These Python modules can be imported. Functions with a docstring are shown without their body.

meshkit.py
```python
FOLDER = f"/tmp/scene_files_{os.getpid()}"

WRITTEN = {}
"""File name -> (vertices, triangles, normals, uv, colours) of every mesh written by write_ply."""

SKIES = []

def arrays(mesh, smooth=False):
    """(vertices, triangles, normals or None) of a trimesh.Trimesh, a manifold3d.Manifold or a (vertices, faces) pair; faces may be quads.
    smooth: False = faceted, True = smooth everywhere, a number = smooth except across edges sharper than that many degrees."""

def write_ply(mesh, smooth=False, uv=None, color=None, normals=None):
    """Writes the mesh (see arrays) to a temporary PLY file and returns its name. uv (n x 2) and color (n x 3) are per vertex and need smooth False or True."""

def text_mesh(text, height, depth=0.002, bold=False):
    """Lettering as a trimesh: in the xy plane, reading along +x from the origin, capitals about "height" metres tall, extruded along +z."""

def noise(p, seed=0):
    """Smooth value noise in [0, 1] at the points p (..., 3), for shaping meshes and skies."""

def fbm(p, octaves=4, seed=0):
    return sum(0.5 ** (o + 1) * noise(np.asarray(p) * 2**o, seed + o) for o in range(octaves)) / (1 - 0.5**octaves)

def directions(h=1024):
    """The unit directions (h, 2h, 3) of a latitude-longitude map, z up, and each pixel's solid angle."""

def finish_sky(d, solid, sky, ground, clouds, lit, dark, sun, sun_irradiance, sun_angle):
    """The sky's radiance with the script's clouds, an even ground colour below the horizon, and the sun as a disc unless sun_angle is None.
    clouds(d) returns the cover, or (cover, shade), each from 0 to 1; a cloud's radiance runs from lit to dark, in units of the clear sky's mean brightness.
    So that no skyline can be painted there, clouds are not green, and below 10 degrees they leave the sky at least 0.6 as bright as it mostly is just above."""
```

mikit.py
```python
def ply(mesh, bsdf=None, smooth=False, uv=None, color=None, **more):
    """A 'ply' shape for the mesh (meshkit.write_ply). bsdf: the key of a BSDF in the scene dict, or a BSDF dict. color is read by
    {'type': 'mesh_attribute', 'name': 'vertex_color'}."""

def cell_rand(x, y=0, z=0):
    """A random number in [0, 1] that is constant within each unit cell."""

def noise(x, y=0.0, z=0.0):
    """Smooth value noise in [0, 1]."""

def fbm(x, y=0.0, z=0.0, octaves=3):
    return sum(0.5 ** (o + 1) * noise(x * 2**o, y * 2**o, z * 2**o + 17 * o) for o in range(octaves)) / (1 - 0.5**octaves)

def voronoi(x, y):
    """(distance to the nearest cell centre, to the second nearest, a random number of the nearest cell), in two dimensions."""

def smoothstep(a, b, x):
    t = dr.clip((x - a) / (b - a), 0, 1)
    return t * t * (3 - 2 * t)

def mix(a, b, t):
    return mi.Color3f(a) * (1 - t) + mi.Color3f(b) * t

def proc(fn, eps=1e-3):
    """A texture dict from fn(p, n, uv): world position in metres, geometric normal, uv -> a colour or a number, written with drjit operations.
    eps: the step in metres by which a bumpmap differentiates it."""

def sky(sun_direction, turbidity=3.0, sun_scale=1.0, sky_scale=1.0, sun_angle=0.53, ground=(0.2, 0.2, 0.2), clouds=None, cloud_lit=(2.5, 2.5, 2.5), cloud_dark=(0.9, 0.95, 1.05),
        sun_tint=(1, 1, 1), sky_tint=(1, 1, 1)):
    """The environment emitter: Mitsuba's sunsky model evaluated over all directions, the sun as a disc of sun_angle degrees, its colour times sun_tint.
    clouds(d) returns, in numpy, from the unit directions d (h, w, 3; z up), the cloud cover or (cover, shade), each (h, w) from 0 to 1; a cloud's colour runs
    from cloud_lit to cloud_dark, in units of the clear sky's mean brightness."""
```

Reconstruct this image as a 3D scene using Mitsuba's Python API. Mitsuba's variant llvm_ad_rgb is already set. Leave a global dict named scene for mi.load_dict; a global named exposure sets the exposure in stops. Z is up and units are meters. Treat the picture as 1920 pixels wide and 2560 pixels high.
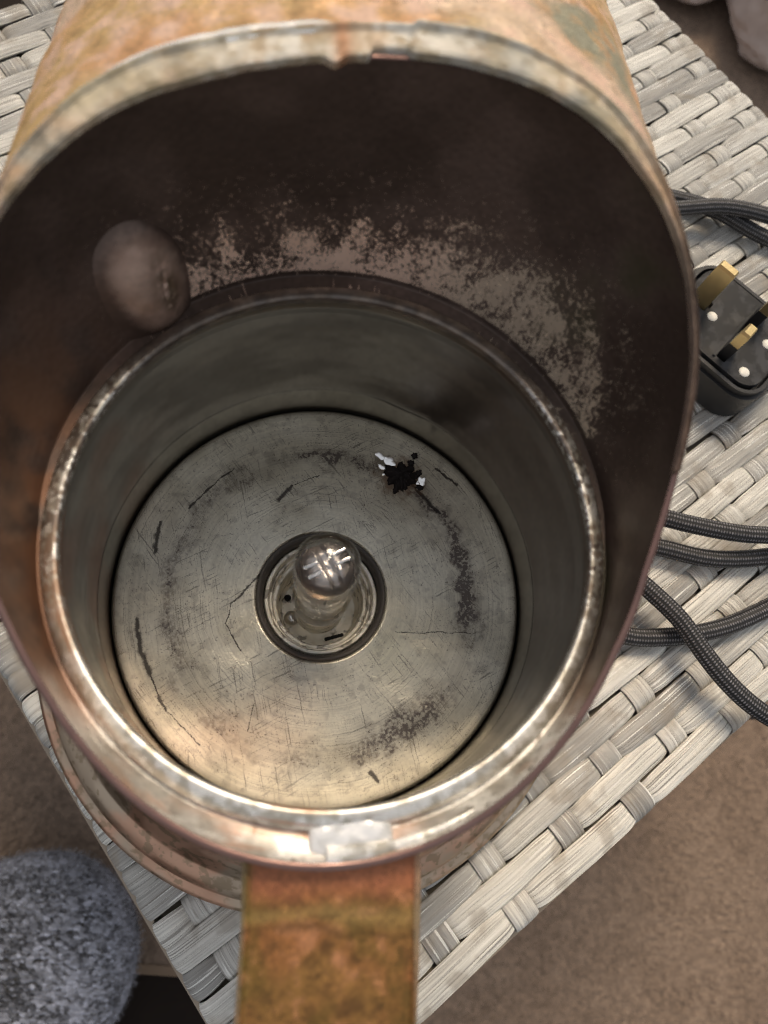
import math, random
import numpy as np, trimesh, mitsuba as mi, drjit as dr
import mikit, meshkit
from mikit import proc, noise, fbm, voronoi, cell_rand, smoothstep, mix
from scipy.interpolate import CubicSpline

T = mi.ScalarTransform4f
scene, labels = {}, {}
rng = np.random.default_rng(7)
PI = math.pi

# ------------------------------------------------------------------ camera
EYE = np.array([0.0, 0.0, 0.255])
FWD = np.array([0.11693965, 0.30653137, -0.94465001])
UP = np.array([-0.03765853, 0.95186056, 0.30420932])
scene['camera'] = {
    'type': 'thinlens', 'fov': 56.79, 'fov_axis': 'x', 'near_clip': 0.005, 'far_clip': 60.0,
    'aperture_radius': 0.0009, 'focus_distance': 0.225,
    'to_world': T().look_at(origin=EYE.tolist(), target=(EYE + FWD).tolist(), up=UP.tolist())}

# ------------------------------------------------------------------ daylight: bright overcast, a broad soft sun high beyond the jug
scene['sky'] = mikit.sky([0.16, 0.70, 1.0], turbidity=4, sun_scale=0.3, sun_angle=22, clouds=lambda d: 1.0,
                         cloud_lit=(0.70, 0.715, 0.75), sun_tint=(1.0, 0.995, 0.98))
exposure = 2.72


# ------------------------------------------------------------------ helpers
def add(key, mesh, bsdf, smooth=True, uv=None, color=None, label=None, category=None, group=None, kind=None):
    base, k = key, 0
    while key in scene:
        k += 1
        key = f'{base}_{k:03d}'
    scene[key] = mikit.ply(mesh, bsdf, smooth, uv=uv, color=color)
    tag(key, label, category, group, kind)
    return key


def tag(key, label=None, category=None, group=None, kind=None):
    d = {k: v for k, v in dict(label=label, category=category, group=group, kind=kind).items() if v}
    if d:
        labels[key] = d


def grid(P, close_u=False, flip=False):
    """P (nu, nv, 3) -> vertices, triangles"""
    nu, nv = P.shape[:2]
    i, j = np.meshgrid(np.arange(nu if close_u else nu - 1), np.arange(nv - 1), indexing='ij')
    a = i * nv + j
    b = ((i + 1) % nu) * nv + j
    f = np.concatenate([np.stack([a, b, b + 1], -1).reshape(-1, 3), np.stack([a, b + 1, a + 1], -1).reshape(-1, 3)])
    return P.reshape(-1, 3), f[:, ::-1] if flip else f


def join(*ms):
    v, f, n = [], [], 0
    for a, b in ms:
        v.append(a); f.append(np.asarray(b) + n); n += len(a)
    return np.vstack(v), np.vstack(f)


AX = np.array([0.0070, 0.0403])      # the jug's axis on the table


def ring_pts(r, az, z):
    """azimuth measured from +y (away from the handle) towards +x"""
    return np.stack([AX[0] + r * np.sin(az), AX[1] + r * np.cos(az), z + 0 * r], -1)


def lathe(profile, n=256, wob=0.0, seed=0):
    pr = np.asarray(profile, float)
    az = np.linspace(0, 2 * PI, n, endpoint=False)
    R = np.broadcast_to(pr[None, :, 0], (n, len(pr))).copy()
    if wob:
        q = np.stack([np.sin(az), np.cos(az), 0 * az], -1)[:, None] * 2.0 + np.array([0, 0, 1.0]) * (pr[None, :, 1, None] * 60)
        R += wob * (meshkit.fbm(q, 3, seed) - 0.5) * 2
    A = np.broadcast_to(az[:, None], R.shape)
    return grid(ring_pts(R, A, np.broadcast_to(pr[None, :, 1], R.shape)), True)


def dense(profile, step=0.0012):
    pr = np.asarray(profile, float)
    out = [pr[0]]
    for a, b in zip(pr[:-1], pr[1:]):
        k = max(1, int(np.linalg.norm(b - a) / step))
        out += [a + (b - a) * (i + 1) / k for i in range(k)]
    return np.array(out)


def tube(path, r, n=14, closed_ends=True):
    p = np.asarray(path, float)
    t = np.gradient(p, axis=0)
    t /= np.linalg.norm(t, axis=1, keepdims=True)
    ref = np.array([0.13, 0.21, 0.97])
    a = np.cross(t, ref); a /= np.linalg.norm(a, axis=1, keepdims=True)
    b = np.cross(a, t)
    ang = np.linspace(0, 2 * PI, n + 1)
    rr = np.broadcast_to(np.asarray(r, float), (len(p),))
    P = p[:, None] + rr[:, None, None] * (np.cos(ang)[None, :, None] * a[:, None] + np.sin(ang)[None, :, None] * b[:, None])
    s = np.r_[0, np.cumsum(np.linalg.norm(np.diff(p, axis=0), axis=1))]
    uv = np.stack(np.meshgrid(s, ang / (2 * PI), indexing='ij'), -1).reshape(-1, 2)
    return grid(P), uv


def rounded_box(size, r, seg=3):
    import manifold3d as m3
    h = np.array(size) / 2 - r
    s = m3.Manifold.sphere(r, 4 * seg)
    return m3.Manifold.batch_hull([s.translate([x * h[0], y * h[1], z * h[2]]) for x in (-1, 1) for y in (-1, 1) for z in (-1, 1)])


def mani(m):
    q = m.to_mesh()
    return np.asarray(q.vert_properties[:, :3], float), np.asarray(q.tri_verts, int)


def frame(mesh, origin, ex, ey, ez):
    v, f = mesh
    return v @ np.stack([ex, ey, ez]) + np.asarray(origin), f


def c3(*v):
    return mi.Color3f(*v)


# ------------------------------------------------------------------ materials
def copper_fn(p, n, uv):
    a = fbm(p.x * 65, p.y * 65, p.z * 65, 4)
    b = fbm(p.x * 240 + 9, p.y * 240, p.z * 240, 4)
    c = fbm(p.x * 38 + 3, p.y * 38 + 8, p.z * 40, 4)
    g = fbm(p.x * 1500, p.y * 1500, p.z * 1500, 2)
    col = mix((0.58, 0.325, 0.165), (0.52, 0.36, 0.16), smoothstep(0.30, 0.68, a))
    col = mix(col, (0.66, 0.52, 0.40), smoothstep(0.52, 0.70, fbm(p.x * 48 + 31, p.y * 48, p.z * 48, 4)) * 0.8)
    col = mix(col, (0.68, 0.47, 0.36), smoothstep(0.42, 0.74, b) * 0.9)
    col = mix(col, (0.30, 0.17, 0.07), smoothstep(0.46, 0.25, b) * 0.6)
    col = mix(col, (0.24, 0.25, 0.18), smoothstep(0.50, 0.66, c) * smoothstep(0.25, 0.55, b) * 0.9)
    return col * (0.66 + 0.60 * g)


def copper_bump(p, n, uv):
    return fbm(p.x * 420, p.y * 420, p.z * 420, 3)


def bump(inner, fn, scale, eps=2e-4):
    return {'type': 'bumpmap', 'tex': proc(fn, eps), 'scale': scale, 'inner': inner}


def two(inner):
    return {'type': 'twosided', 'inner': inner}


scene['copper'] = two(bump({'type': 'principled', 'base_color': proc(copper_fn), 'metallic': 0.30, 'roughness': 0.50, 'specular': 0.5}, copper_bump, 0.0006))


def pale_fn(p, n, uv):
    a = fbm(p.x * 110, p.y * 110, p.z * 110, 4)
    b = fbm(p.x * 520 + 4, p.y * 520, p.z * 520, 4)
    c = fbm(p.x * 60 + 14, p.y * 60, p.z * 60, 4)
    az = az_of(p)
    col = mix((0.55, 0.43, 0.31), (0.49, 0.40, 0.23), smoothstep(0.35, 0.70, a))
    col = mix(col, (0.56, 0.34, 0.20), smoothstep(0.40, 0.70, c) * 0.8)
    mid = dr.exp(-dr.square((az + 0.02) / 0.42))  # white glare at the middle of the band, mixed into its colour
    col = mix(col, (0.64, 0.62, 0.57), dr.clip(smoothstep(0.36, 0.62, a + (b - 0.5) * 0.5) * (0.25 + 0.75 * mid), 0, 1))
    col = mix(col, (0.45, 0.21, 0.10), dr.exp(-dr.square((az + 0.045) / 0.022)) * 0.8)
    col = mix(col, (0.27, 0.28, 0.26), smoothstep(0.54, 0.74, fbm(p.x * 90 + 40, p.y * 90, p.z * 90, 4)) * 0.7)
    end = smoothstep(0.75, 1.15, dr.abs(az + 0.06))
    col = mix(col, (0.13, 0.08, 0.07), end * 0.85)
    d = fbm(p.x * 240 + 4, p.y * 240, p.z * 240, 4)
    col = mix(col, (0.30, 0.24, 0.14), smoothstep(0.50, 0.70, d) * 0.55 * (1 - end))
    return col * (0.46 + 0.78 * b)


scene['pale_verdigris'] = two(bump({'type': 'principled', 'base_color': proc(pale_fn), 'metallic': 0.10, 'roughness': 0.60, 'specular': 0.35}, copper_bump, 0.0005))


# lining of the hood: dark brown patina rubbed through to bare copper near the bottom
def az_of(p):
    return dr.atan2(p.x - 0.0070, p.y - 0.0403)


def patina_fn(p, n, uv):
    az = az_of(p)
    a = fbm(p.x * 60, p.y * 60, p.z * 60, 3)
    g = fbm(p.x * 1100, p.y * 1100, p.z * 1100, 3)
    col = mix((0.060, 0.040, 0.032), (0.100, 0.068, 0.056), smoothstep(0.35, 0.65, a)) * (0.7 + 0.6 * g)
    col = mix(col, (0.050, 0.048, 0.024), smoothstep(0.5, 1.0, az) * smoothstep(0.45, 0.7, a) * 0.8)
    low = smoothstep(0.155, 0.122, p.z)
    col = mix(col, (0.17, 0.082, 0.045), low * smoothstep(-0.6, -1.5, az) * smoothstep(0.30, 0.62, fbm(p.x * 150, p.y * 150, p.z * 70, 3)) * 0.8)  # brown-red glow at the lower left, tinted into the lining
    front = smoothstep(2.0, 2.45, dr.abs(az))
    col = mix(col, mix((0.34, 0.315, 0.28), (0.40, 0.20, 0.11), smoothstep(0.40, 0.64, fbm(p.x * 110, p.y * 110, p.z * 110 + 3, 4))) * (0.65 + 0.7 * fbm(p.x * 900, p.y * 900, p.z * 900, 3)), front)
    return col


def fleck_fn(p, n, uv):
    """1 where the bare copper shows"""
    az = az_of(p)
    h = (p.z - 0.1198) / 0.040
    s = az * 0.058
    big = fbm(s * 90 + 5, p.z * 60, 0.0, 3)
    zone = 0.80 - 3.4 * h + (big - 0.5) * 0.9
    zone += 0.75 * dr.exp(-dr.square((az - 0.03 + (big - 0.5) * 0.08) / 0.045)) * smoothstep(0.70, 0.30, h)
    zone += 0.50 * dr.exp(-dr.square((az - 0.38 + (big - 0.5) * 0.1) / 0.07)) * smoothstep(0.95, 0.4, h)
    zone += 0.36 * dr.exp(-dr.square((az + 0.44) / 0.09)) * smoothstep(1.05, 0.5, h)
    zone += 0.42 * dr.exp(-dr.square((az + 0.16) / 0.07)) * smoothstep(0.35, 0.22, h)
    right = dr.exp(-dr.square((az - 0.70) / 0.40))
    zone += (0.86 - 0.42 * h) * right * smoothstep(1.0, 0.25, h)
    zone *= smoothstep(-0.78, -0.66, az) * smoothstep(1.34, 1.10, az + (big - 0.5) * 0.3)
    fine = fbm(s * 3300, p.z * 2300, 0.0, 4)
    mid = fbm(s * 300 + 7, p.z * 240, 4.0, 4)
    scr = noise(s * 900 + p.z * 1500, p.z * 500 - s * 1300, 3.0)
    zone = dr.minimum(zone, 0.74)
    zmask = smoothstep(-0.78, -0.66, az) * smoothstep(1.34, 1.10, az)
    v = (zmask - 1) * 0.8 + zone * 0.55 + (fine - 0.5) * 1.35 + (mid - 0.5) * 1.1 + (scr - 0.5) * 0.45 - 0.04
    front = smoothstep(2.0, 2.4, dr.abs(az)) * (0.35 + 0.65 * smoothstep(0.36, 0.60, fbm(az * 5.0, dr.sqrt(dr.square(p.x - 0.0070) + dr.square(p.y - 0.0403)) * 900, 0.0, 3)))
    spark = smoothstep(0.86, 0.90, noise(s * 1900, p.z * 1900, 1.0)) * smoothstep(-1.0, -0.5, az) * smoothstep(1.6, 0.9, az) * 0.35 * smoothstep(0.8, 0.3, h)
    return dr.clip(smoothstep(0.02, 0.46, v) * (1 - 0.42 * right) * smoothstep(0.010, 0.022, h + (fine - 0.5) * 0.01) + front + spark, 0, 1)


def bare_fn(p, n, uv):
    az = az_of(p)
    col = mix((0.92, 0.66, 0.52), (0.62, 0.50, 0.38), smoothstep(0.15, 0.6, az))
    g = fbm(p.x * 1100, p.y * 1100, p.z * 1100, 4)
    k = fbm(p.x * 240, p.y * 240, p.z * 240, 4)
    tin = mix((0.70, 0.69, 0.66), (0.40, 0.375, 0.335), smoothstep(0.40, 0.66, k)) * (0.55 + 0.9 * g)
    tin = mix(tin, (0.12, 0.09, 0.07), smoothstep(0.66, 0.76, fbm(p.x * 520, p.y * 520, p.z * 520 + 3, 3)) * 0.8)
    return mix(col, tin, smoothstep(2.0, 2.4, dr.abs(az)))


scene['hood_patina'] = two({'type': 'blendbsdf', 'weight': proc(fleck_fn),
                            'a': {'type': 'principled', 'base_color': proc(patina_fn), 'metallic': 0.40, 'roughness': 0.44, 'specular': 0.4},
                            'b': {'type': 'principled', 'base_color': proc(bare_fn), 'metallic': 0.5, 'roughness': 0.42}})


def boss_fn(p, n, uv):
    a = fbm(p.x * 130, p.y * 130, p.z * 130, 4)
    b = fbm(p.x * 900, p.y * 900, p.z * 900 + 7, 3)
    az = az_of(p)
    gu, gv = (az + 0.700) / 0.152, (p.z - 0.1288) / 0.0138
    rho = dr.sqrt(gu * gu + gv * gv)
    col = mix((0.33, 0.215, 0.165), (0.46, 0.325, 0.26), smoothstep(0.35, 0.68, a)) * (0.8 + 0.4 * b)
    d = dr.exp(-dr.square((gu - 0.36) / 0.30) - dr.square((gv + 0.05) / 0.48))
    col = mix(col, (0.115, 0.08, 0.05), d * smoothstep(0.30, 0.56, fbm(p.x * 420, p.y * 420, p.z * 420, 3)))
    return mix(col, patina_fn(p, n, uv), smoothstep(0.62, 1.0, rho + (b - 0.5) * 0.2 + dr.clip(-gu - gv, 0, 1) * 0.12) * 0.9)


scene['boss_metal'] = two(bump({'type': 'principled', 'base_color': proc(boss_fn), 'metallic': 0.5, 'roughness': 0.36}, copper_bump, 0.00012))


# rolled bead of the neck: worn dark brass with bright speckle at the sides, tinned white at the front
def bead_w(p, n, uv):
    az0 = az_of(p)
    az = dr.abs(az0)
    sp = fbm(p.x * 1300, p.y * 1300, p.z * 1300, 4)
    lo = fbm(az0 * 3.0, p.z * 500, dr.sqrt(dr.square(p.x - 0.0070) + dr.square(p.y - 0.0403)) * 700, 3)
    side = smoothstep(0.80, 1.10, az) * smoothstep(0.30, 0.60, lo + 0.12)
    front = smoothstep(1.75, 2.2, az) * smoothstep(0.34, 0.56, lo + 0.14 + 0.10 * (sp - 0.5))
    return dr.clip(side * smoothstep(0.46, 0.58, sp) * smoothstep(2.2, 1.7, az) * 0.8 + front * 0.92 + 0.08, 0, 1)


def bead_dark(p, n, uv):
    a = fbm(p.x * 400, p.y * 400, p.z * 400, 4)
    az = az_of(p)
    col = mix((0.075, 0.055, 0.045), (0.17, 0.125, 0.095), smoothstep(0.35, 0.68, a))
    col = mix(col, (0.50, 0.27, 0.155), smoothstep(-1.5, -2.2, az) * 0.85)
    return mix(col, (0.33, 0.27, 0.21), smoothstep(1.7, 2.4, az) * 0.85)


def tinned_fn(p, n, uv):
    a = fbm(p.x * 500, p.y * 500, p.z * 500, 4)
    b = noise(az_of(p) * 900, p.z * 3000, 2.0)
    return mix((0.80, 0.79, 0.76), (0.46, 0.43, 0.37), smoothstep(0.38, 0.66, a)) * (0.66 + 0.6 * b)


scene['bead_metal'] = two({'type': 'blendbsdf', 'weight': proc(bead_w),
                           'a': {'type': 'principled', 'base_color': proc(bead_dark), 'metallic': 0.6, 'roughness': 0.40},
                           'b': {'type': 'principled', 'base_color': proc(tinned_fn), 'metallic': 0.8, 'roughness': 0.40}})


def tin_wall(p, n, uv):
    a = fbm(p.x * 45, p.y * 45, p.z * 90, 3)
    b = fbm(p.x * 700, p.y * 700, p.z * 260, 3)
    az = az_of(p)
    col = mix((0.20, 0.178, 0.150), (0.32, 0.292, 0.250), smoothstep(0.35, 0.65, a))
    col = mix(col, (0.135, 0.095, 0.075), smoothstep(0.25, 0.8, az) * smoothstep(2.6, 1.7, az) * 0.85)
    col = mix(col, (0.27, 0.115, 0.06), smoothstep(0.40, 0.66, fbm(p.x * 60 + 8, p.y * 60, p.z * 35, 2)) * smoothstep(-0.7, -1.4, az) * 0.8)  # copper-red reflection on the left side, painted into the wall colour
    col = mix(col, (0.46, 0.43, 0.36), smoothstep(0.0675, 0.0640, p.z) * 0.45)
    col = mix(col, (0.03, 0.026, 0.02), smoothstep(0.0009, 0.0002, dr.abs(p.x - 0.0062)) * smoothstep(0.0, -0.01, p.y) * 0.8)
    return col * (0.85 + 0.3 * b)


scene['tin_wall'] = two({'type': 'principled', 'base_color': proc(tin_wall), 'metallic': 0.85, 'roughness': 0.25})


def seg_d(x, y, a, b):
    ax, ay, bx, by = a[0], a[1], b[0] - a[0], b[1] - a[1]
    t = dr.clip(((x - ax) * bx + (y - ay) * by) / (bx * bx + by * by), 0, 1)
    return dr.sqrt(dr.square(x - ax - t * bx) + dr.square(y - ay - t * by))


STROKES = [  # mm from the axis, half width
    ((-15.6, 8.4), (-25.5, -3.4), 0.42), ((-25.5, -3.4), (-26.6, -8.7), 0.28), ((-26.6, -8.7), (-22.4, -16.4), 0.22),
    ((21.6, -10.5), (45.1, -10.3), 0.16),
    ((-47.0, 20.1), (-47.6, 15.7), 0.62), ((-47.6, 15.7), (-47.9, 11.4), 0.95), ((-51.0, -8.5), (-49.0, -15.7), 0.8), ((-49.0, -15.7), (-46.2, -22.5), 1.0),
    ((-46.2, -22.5), (-42.8, -29.1), 0.25), ((-42.8, -29.1), (-40.7, -32.5), 0.75), ((-40.7, -32.5), (-31.3, -41.3), 0.22),
    ((-13.5, 28.4), (-9.7, 33.3), 0.7), ((-9.7, 33.3), (-1.8, 37.1), 0.2), ((-39.5, 24.9), (-33.2, 32.2), 0.5), ((-33.2, 32.2), (-27.3, 37.6), 0.25),
    ((-19.0, -37.9), (-17.3, -30.3), 0.16), ((34.4, 40.5), (40.6, 35.1), 0.5), 
    ((14.5, -48.5), (16.5, -51.0), 0.6), ((24.0, 38.5), (35.0, 26.0), 0.8)]


def disc_fn(p, n, uv):
    x, y = (p.x - 0.0070) * 1000, (p.y - 0.0403) * 1000
    r = dr.sqrt(x * x + y * y)
    az = dr.atan2(x, y)
    warp = fbm(x * 0.35, y * 0.35, 2.0, 3)
    fine = fbm(x * 1.6, y * 1.6, 0.0, 4)
    col = mix((0.52, 0.49, 0.405), (0.61, 0.58, 0.49), smoothstep(0.35, 0.62, fbm(x * 0.09, y * 0.09, 5.0, 3)))
    col = col * (0.88 + 0.24 * fine)
    col = mix(col, (0.60, 0.57, 0.44), dr.exp(-dr.square((az - 2.25) / 0.28)) * smoothstep(18, 22, r) * smoothstep(42, 24, r) * (0.35 + 0.6 * fine))  # highlight beside the hole, put into the plate colour
    # concentric turning marks and wiped dirt
    turn = noise(r * 4.1 + warp * 2.5, az * 3.2, 1.0)
    col = col * (0.91 + 0.18 * turn)
    rs = noise(r * 9.0 + warp * 5.0, az * 1.7 + 5.0, 2.0)
    col = mix(col, (0.16, 0.145, 0.12), smoothstep(0.80, 0.94, rs) * 0.55 * smoothstep(14, 34, r))
    rr = r + (warp - 0.5) * 6
    arc = dr.exp(-dr.square((rr - 43) / 2.6)) * smoothstep(0.38, 0.62, fbm(az * 1.6 + 1.5, r * 0.05, 3.0, 3))
    arc2 = dr.exp(-dr.square((rr - 46.5) / 1.6)) * smoothstep(0.42, 0.65, fbm(az * 2.0 + 7.5, r * 0.08, 9.0, 3))
    right = dr.exp(-dr.square((rr - 43.5) / 2.2)) * smoothstep(0.45, 0.8, az) * smoothstep(1.95, 1.5, az)
    topa = dr.exp(-dr.square((rr - 43.5) / 1.9)) * smoothstep(-0.35, -0.1, az) * smoothstep(0.5, 0.3, az)
    bot = dr.exp(-dr.square((rr - 43) / 3.4)) * smoothstep(2.15, 2.45, az) * smoothstep(3.1, 2.7, az)
    dirt = dr.clip((arc * 0.55 + arc2 * 0.45 + right * 0.85 + topa * 0.75 + bot * 0.9) * (0.30 + 1.0 * smoothstep(0.22, 0.78, fine)), 0, 1)
    blot = smoothstep(0.58, 0.76, fbm(x * 0.42 + 11, y * 0.42, 6.0, 4)) * 0.4
    speck = smoothstep(0.72, 0.80, fbm(x * 2.2 + 3, y * 2.2, 8.0, 2)) * 0.5 * smoothstep(0.35, 0.6, warp)
    col = mix(col, (0.085, 0.068, 0.064), dr.clip(dirt + blot * 0.6 + speck, 0, 0.93))
    # fine hair scratches running round and across
    for k, (ang, fx, fy) in enumerate(((0.5, 0.16, 5.2), (-0.9, 0.13, 6.1), (1.8, 0.11, 5.0))):
        u = x * math.cos(ang) + y * math.sin(ang) + (warp - 0.5) * 0.6
        v = -x * math.sin(ang) + y * math.cos(ang) + (warp - 0.5) * 0.6
        col = mix(col, (0.11, 0.10, 0.085), smoothstep(0.80, 0.93, noise(u * fx, v * fy, 20.0 + k)) * 0.6 * smoothstep(0.45, 0.65, noise(x * 0.08, y * 0.08, 30.0 + k)))
    edge = 0.15 + 1.15 * fbm(x * 0.7, y * 0.7, 4.0, 3)
    ink = mi.Float(0)
    jx, jy = x + (fine - 0.5) * 0.35 + (warp - 0.5) * 1.0, y + (noise(x * 1.3, y * 1.3, 44.0) - 0.5) * 0.35 + (fbm(x * 0.3, y * 0.3, 12.0, 2) - 0.5) * 1.0
    for a, b, w in STROKES:
        ink = dr.maximum(ink, smoothstep(1.5, 0.4, seg_d(jx, jy, a, b) / (w * edge)))
    col = mix(col, (0.018, 0.014, 0.014), ink * 0.88)
    sx, sy = x - 23.1, y - 37.3
    sd = dr.sqrt(sx * sx + sy * sy) + (fbm(x * 0.5, y * 0.5, 15.0, 3) - 0.5) * 7
    col = mix(col, (0.16, 0.085, 0.045), smoothstep(8.5, 3.5, sd) * 0.75)
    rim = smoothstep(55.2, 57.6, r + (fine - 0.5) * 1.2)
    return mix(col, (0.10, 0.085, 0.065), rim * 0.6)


def disc_bump(p, n, uv):
    x, y = (p.x - 0.0070) * 1000, (p.y - 0.0403) * 1000
    return fbm(x * 2.5, y * 2.5, 0.0, 3)


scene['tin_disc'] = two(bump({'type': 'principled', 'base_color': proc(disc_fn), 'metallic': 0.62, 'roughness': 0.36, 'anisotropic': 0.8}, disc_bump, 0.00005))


def simple(key, rgb, rough=0.5, metallic=0.0, **kw):
    scene[key] = two({'type': 'principled', 'base_color': {'type': 'rgb', 'value': list(rgb)}, 'roughness': rough, 'metallic': metallic, **kw})


def solder_fn(p, n, uv):
    a = fbm(p.x * 350, p.y * 350, p.z * 350, 4)
    return mix((0.90, 0.90, 0.90), (0.66, 0.66, 0.65), smoothstep(0.42, 0.72, a))


scene['solder'] = two(bump({'type': 'principled', 'base_color': proc(solder_fn), 'metallic': 0.35, 'roughness': 0.30}, copper_bump, 0.0003))
simple('bright_tin', (0.95, 0.95, 0.95), 0.22, 0.9)
simple('soot', (0.014, 0.010, 0.010), 0.85)
simple('gasket', (0.085, 0.076, 0.068), 0.6)
simple('socket_beige', (0.36, 0.335, 0.275), 0.42, 0.25)
simple('dark_hole', (0.006, 0.006, 0.006), 0.8)
simple('steel', (0.66, 0.64, 0.62), 0.16, 1.0)
simple('brass', (0.70, 0.55, 0.28), 0.30, 0.9)
simple('dark_metal', (0.40, 0.365, 0.345), 0.33, 0.75)
scene['clear_glass'] = {'type': 'dielectric', 'int_ior': 1.5}


def plug_fn(p, n, uv):
    a = fbm(p.x * 250, p.y * 250, p.z * 250, 4)
    return mix((0.014, 0.0145, 0.016), (0.038, 0.039, 0.043), smoothstep(0.4, 0.68, a))


scene['plug_plastic'] = two({'type': 'principled', 'base_color': proc(plug_fn), 'roughness': 0.55, 'specular': 0.3})
simple('plug_shell', (0.013, 0.0135, 0.015), 0.42)
simple('screw_white', (0.78, 0.75, 0.68), 0.5)


def braid_h(p, n, uv):
    s, w = uv.x / 0.0021, uv.y * 11
    return dr.sin(2 * PI * (s + w * 0.5)) * dr.sin(2 * PI * (s - w * 0.5)) * 0.5 + 0.5


def braid_fn(p, n, uv):
    s, w = uv.x / 0.0021, uv.y * 11
    k = dr.sin(2 * PI * (s + w * 0.5)) * dr.sin(2 * PI * (s - w * 0.5))
    rnd = cell_rand(dr.floor(s * 2), dr.floor(w * 2), 3.0)
    return mix((0.010, 0.010, 0.011), (0.18, 0.18, 0.195), smoothstep(0.15, 0.7, k) * (0.45 + 0.75 * rnd))


scene['braid'] = two(bump({'type': 'principled', 'base_color': proc(braid_fn), 'roughness': 0.62, 'sheen': 0.25}, braid_h, 0.00028))


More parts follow.
